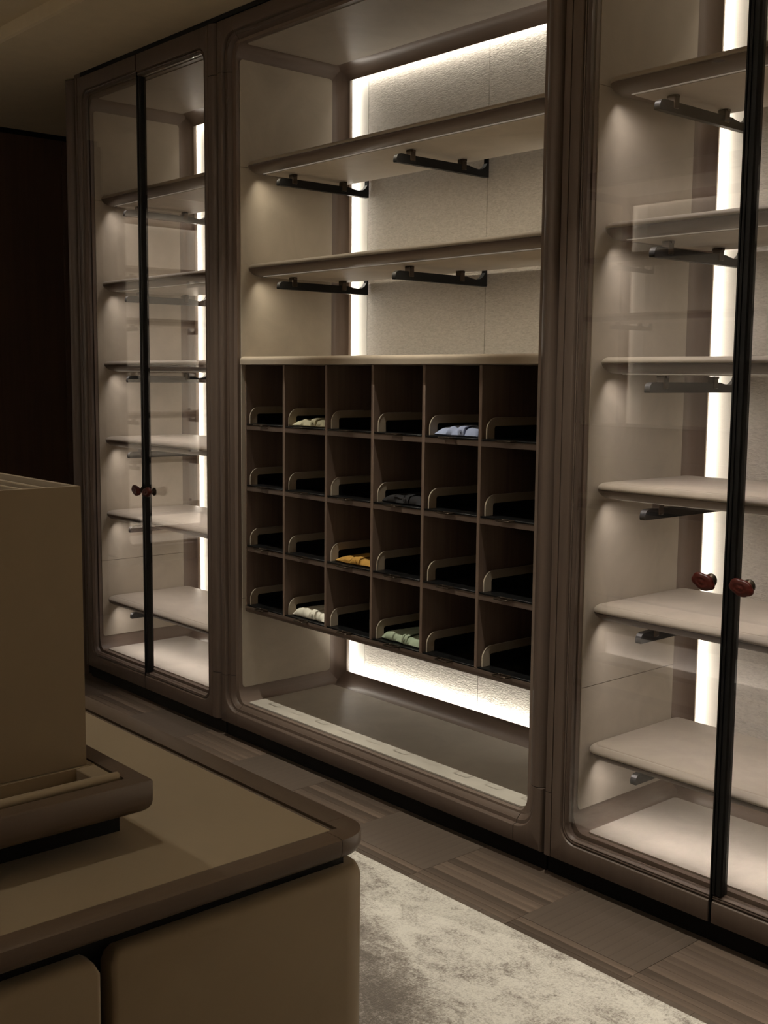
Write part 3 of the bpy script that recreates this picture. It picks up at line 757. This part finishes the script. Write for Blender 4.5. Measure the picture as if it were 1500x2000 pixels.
og = empty('leather_organiser', (2.0, -2.1, TZ+.0737), 'tall beige leather organiser box with open compartments standing on the display tray', 'box')
HB = 1.3225-TZ-.0737
def O2(x0, x1, y0, y1): return (x0-2.0, x1-2.0, y0+2.1, y1+2.1)
bx = dict(x0=1.62, x1=2.515, y0=-2.42, y1=-1.822)
bm = bmesh.new(); th = .007
for q in ((bx['x1']-th, bx['x1'], bx['y0'], bx['y1']), (bx['x0'], bx['x0']+th, bx['y0'], bx['y1']), (bx['x0']+th, bx['x1']-th, bx['y1']-th, bx['y1']), (bx['x0']+th, bx['x1']-th, bx['y0'], bx['y0']+th)):
    addbox(bm, *O2(*q), .0003, HB)
addbox(bm, *O2(bx['x0']+th, bx['x1']-th, bx['y0']+th, bx['y1']-th), .0003, HB-.045)
finish(bm, 'box_body', LEAI, og)
for y in (-1.858, -1.885, -1.913-.02, -2.05, -2.20):
    box('divider', LEAI, og, *O2(bx['x0']+th, bx['x1']-th, y-.003, y+.003), HB-.045, HB-.001, .001, 1)
for x in (2.33, 2.12, 1.90):
    box('divider', LEAI, og, *O2(x-.003, x+.003, -2.413, -1.889), HB-.045, HB-.0015, .001, 1)

# ------------------------------------------------------------------ ceiling downlights
def downlight(x, y, z, label, power, size, blend, soft=.02):
    t = empty('downlight', (x, y, z), label, 'ceiling light', 'recessed downlights')
    bm = bmesh.new(); n = 24
    addloft(bm, [[(r*math.cos(2*math.pi*k/n), r*math.sin(2*math.pi*k/n), h) for k in range(n)] for r, h in ((.030, .0), (.038, -.0), (.039, -.003), (.037, -.005), (.030, -.005), (.030, 0))], False)
    finish(bm, 'trim_ring', CEILM, t)
    bm = bmesh.new(); addlathe(bm, [(.028, -.0003), (.028, -.0012)], (0, 0, 0), 'z', 20); finish(bm, 'lens', LENS, t)
    d = bpy.data.lights.new('downlight_beam', 'SPOT'); d.energy = power; d.color = C_DOWN; d.spot_size = R(size); d.spot_blend = blend; d.shadow_soft_size = soft
    o = bpy.data.objects.new('downlight_beam', d); COL.objects.link(o); o.parent = t; o.location = (0, 0, -.03)
for i, (x, y) in enumerate(AISLE):
    downlight(x, y, CEIL, 'recessed downlight %s from the left in the lowered ceiling over the wardrobe aisle' % ['first', 'second', 'third', 'fourth'][i], P_AISLE, 50, .85, .007)
for i, (x, y) in enumerate(OVER_ISLAND):
    downlight(x, y, 2.812, 'recessed downlight %s of three over the island' % ['first', 'second', 'third'][i], P_ISLAND, 120, .9, .006)

for i, (x, y) in enumerate(FILL_AISLE):  # added out of view; bounce off the rug lifts ceiling and frames
    downlight(x, y, 2.812, 'added unseen fill downlight %s from the left in front of the opposite wardrobe' % ['first', 'second', 'third', 'fourth'][i], P_FILL_AISLE, 48, .6, .02)

# ------------------------------------------------------------------ wall units on the other sides of the room, mirrored in the glass doors or added for fill light
def far_unit(loc, rz, label, W, power, drawers, tk=.45, bk=.5, sd=3.6):
    t = empty('opposite_wardrobe', loc, label, 'wardrobe', None, rz)
    carcass(t, W, True, power, topk=tk, botk=bk, side=sd)
    q = Ring((.07, W-.07, .18, 2.652), .05, (0, W, ZB, ZT))
    a0, a1, b0, b1 = q.i
    q.build('front_frame', WZ, t, q.line('bottom', W/2, a0+.05)+q.arc('bl')+q.line('left', b0+.05, b1-.05)+q.arc('tl')+q.line('top', a0+.05, a1-.05)+q.arc('tr')+q.line('right', b1-.05, b0+.05)+q.arc('br')+q.line('bottom', a1-.05, W/2), [(0, .05), (.004, .03), (.014, .012), (.03, .002), (.036, 0)], [(.006, 0), (.001, .004), (0, .008)], .05, .034)
    if drawers:
        box('drawer_chest', WDX, t, .088, W-.088, .06, .50, .55, 1.15)
        for r_ in range(3):
            box('drawer', WCAB, t, .10, W-.10, .045, .0595, .56+r_*.196, .56+r_*.196+.188, .002, 1)
    return t
oa = far_unit((.96, -3.432, 0), math.pi, 'opposite open wardrobe with drawers, behind the camera, mirrored in the right glass doors', 2.2, P_FAR_EDGE, True)
for i, z in enumerate((2.235, 1.862)):
    shelf((.96, -3.432, 0), .09, 2.11, z, ('upper', 'lower')[i]+' shelf of the opposite open wardrobe behind the camera', 'shelves of the opposite wardrobe', C_SHELF_OPEN, (.30, 1.9), rz=math.pi, power=P_FAR_SHELF)
ob = far_unit((-3.83, -2.75, 0), math.pi/2, 'end wall wardrobe at the far left, mirrored in the left glass doors', 1.138, P_FAR_EDGE, False)
for i, z in enumerate(ZS):
    shelf((-3.83, -2.75, 0), .09, 1.048, z, '%s shelf of the end wall wardrobe at the far left end' % ORD[i], 'shelves of the end wall wardrobe', C_SHELF_GLASS, None, rz=math.pi/2, power=P_FAR_SHELF if i < 5 else 2.5)
oc = far_unit((3.20, -3.432, 0), math.pi, 'unseen opposite wardrobe added as fill light, behind the camera, right of the first', 2.2, P_FILL_EDGE, True, 1.5, 1.0, 1.7)  # added out of view to light the cabinet fronts
od = far_unit((2.815, 0, 0), 0, 'unseen wardrobe added as fill light, right of the right glass cabinet outside the picture', 1.652, P_FILL_EDGE, False, 1.5, 1.5, 1.7)  # added out of view to light the organiser and the island's end
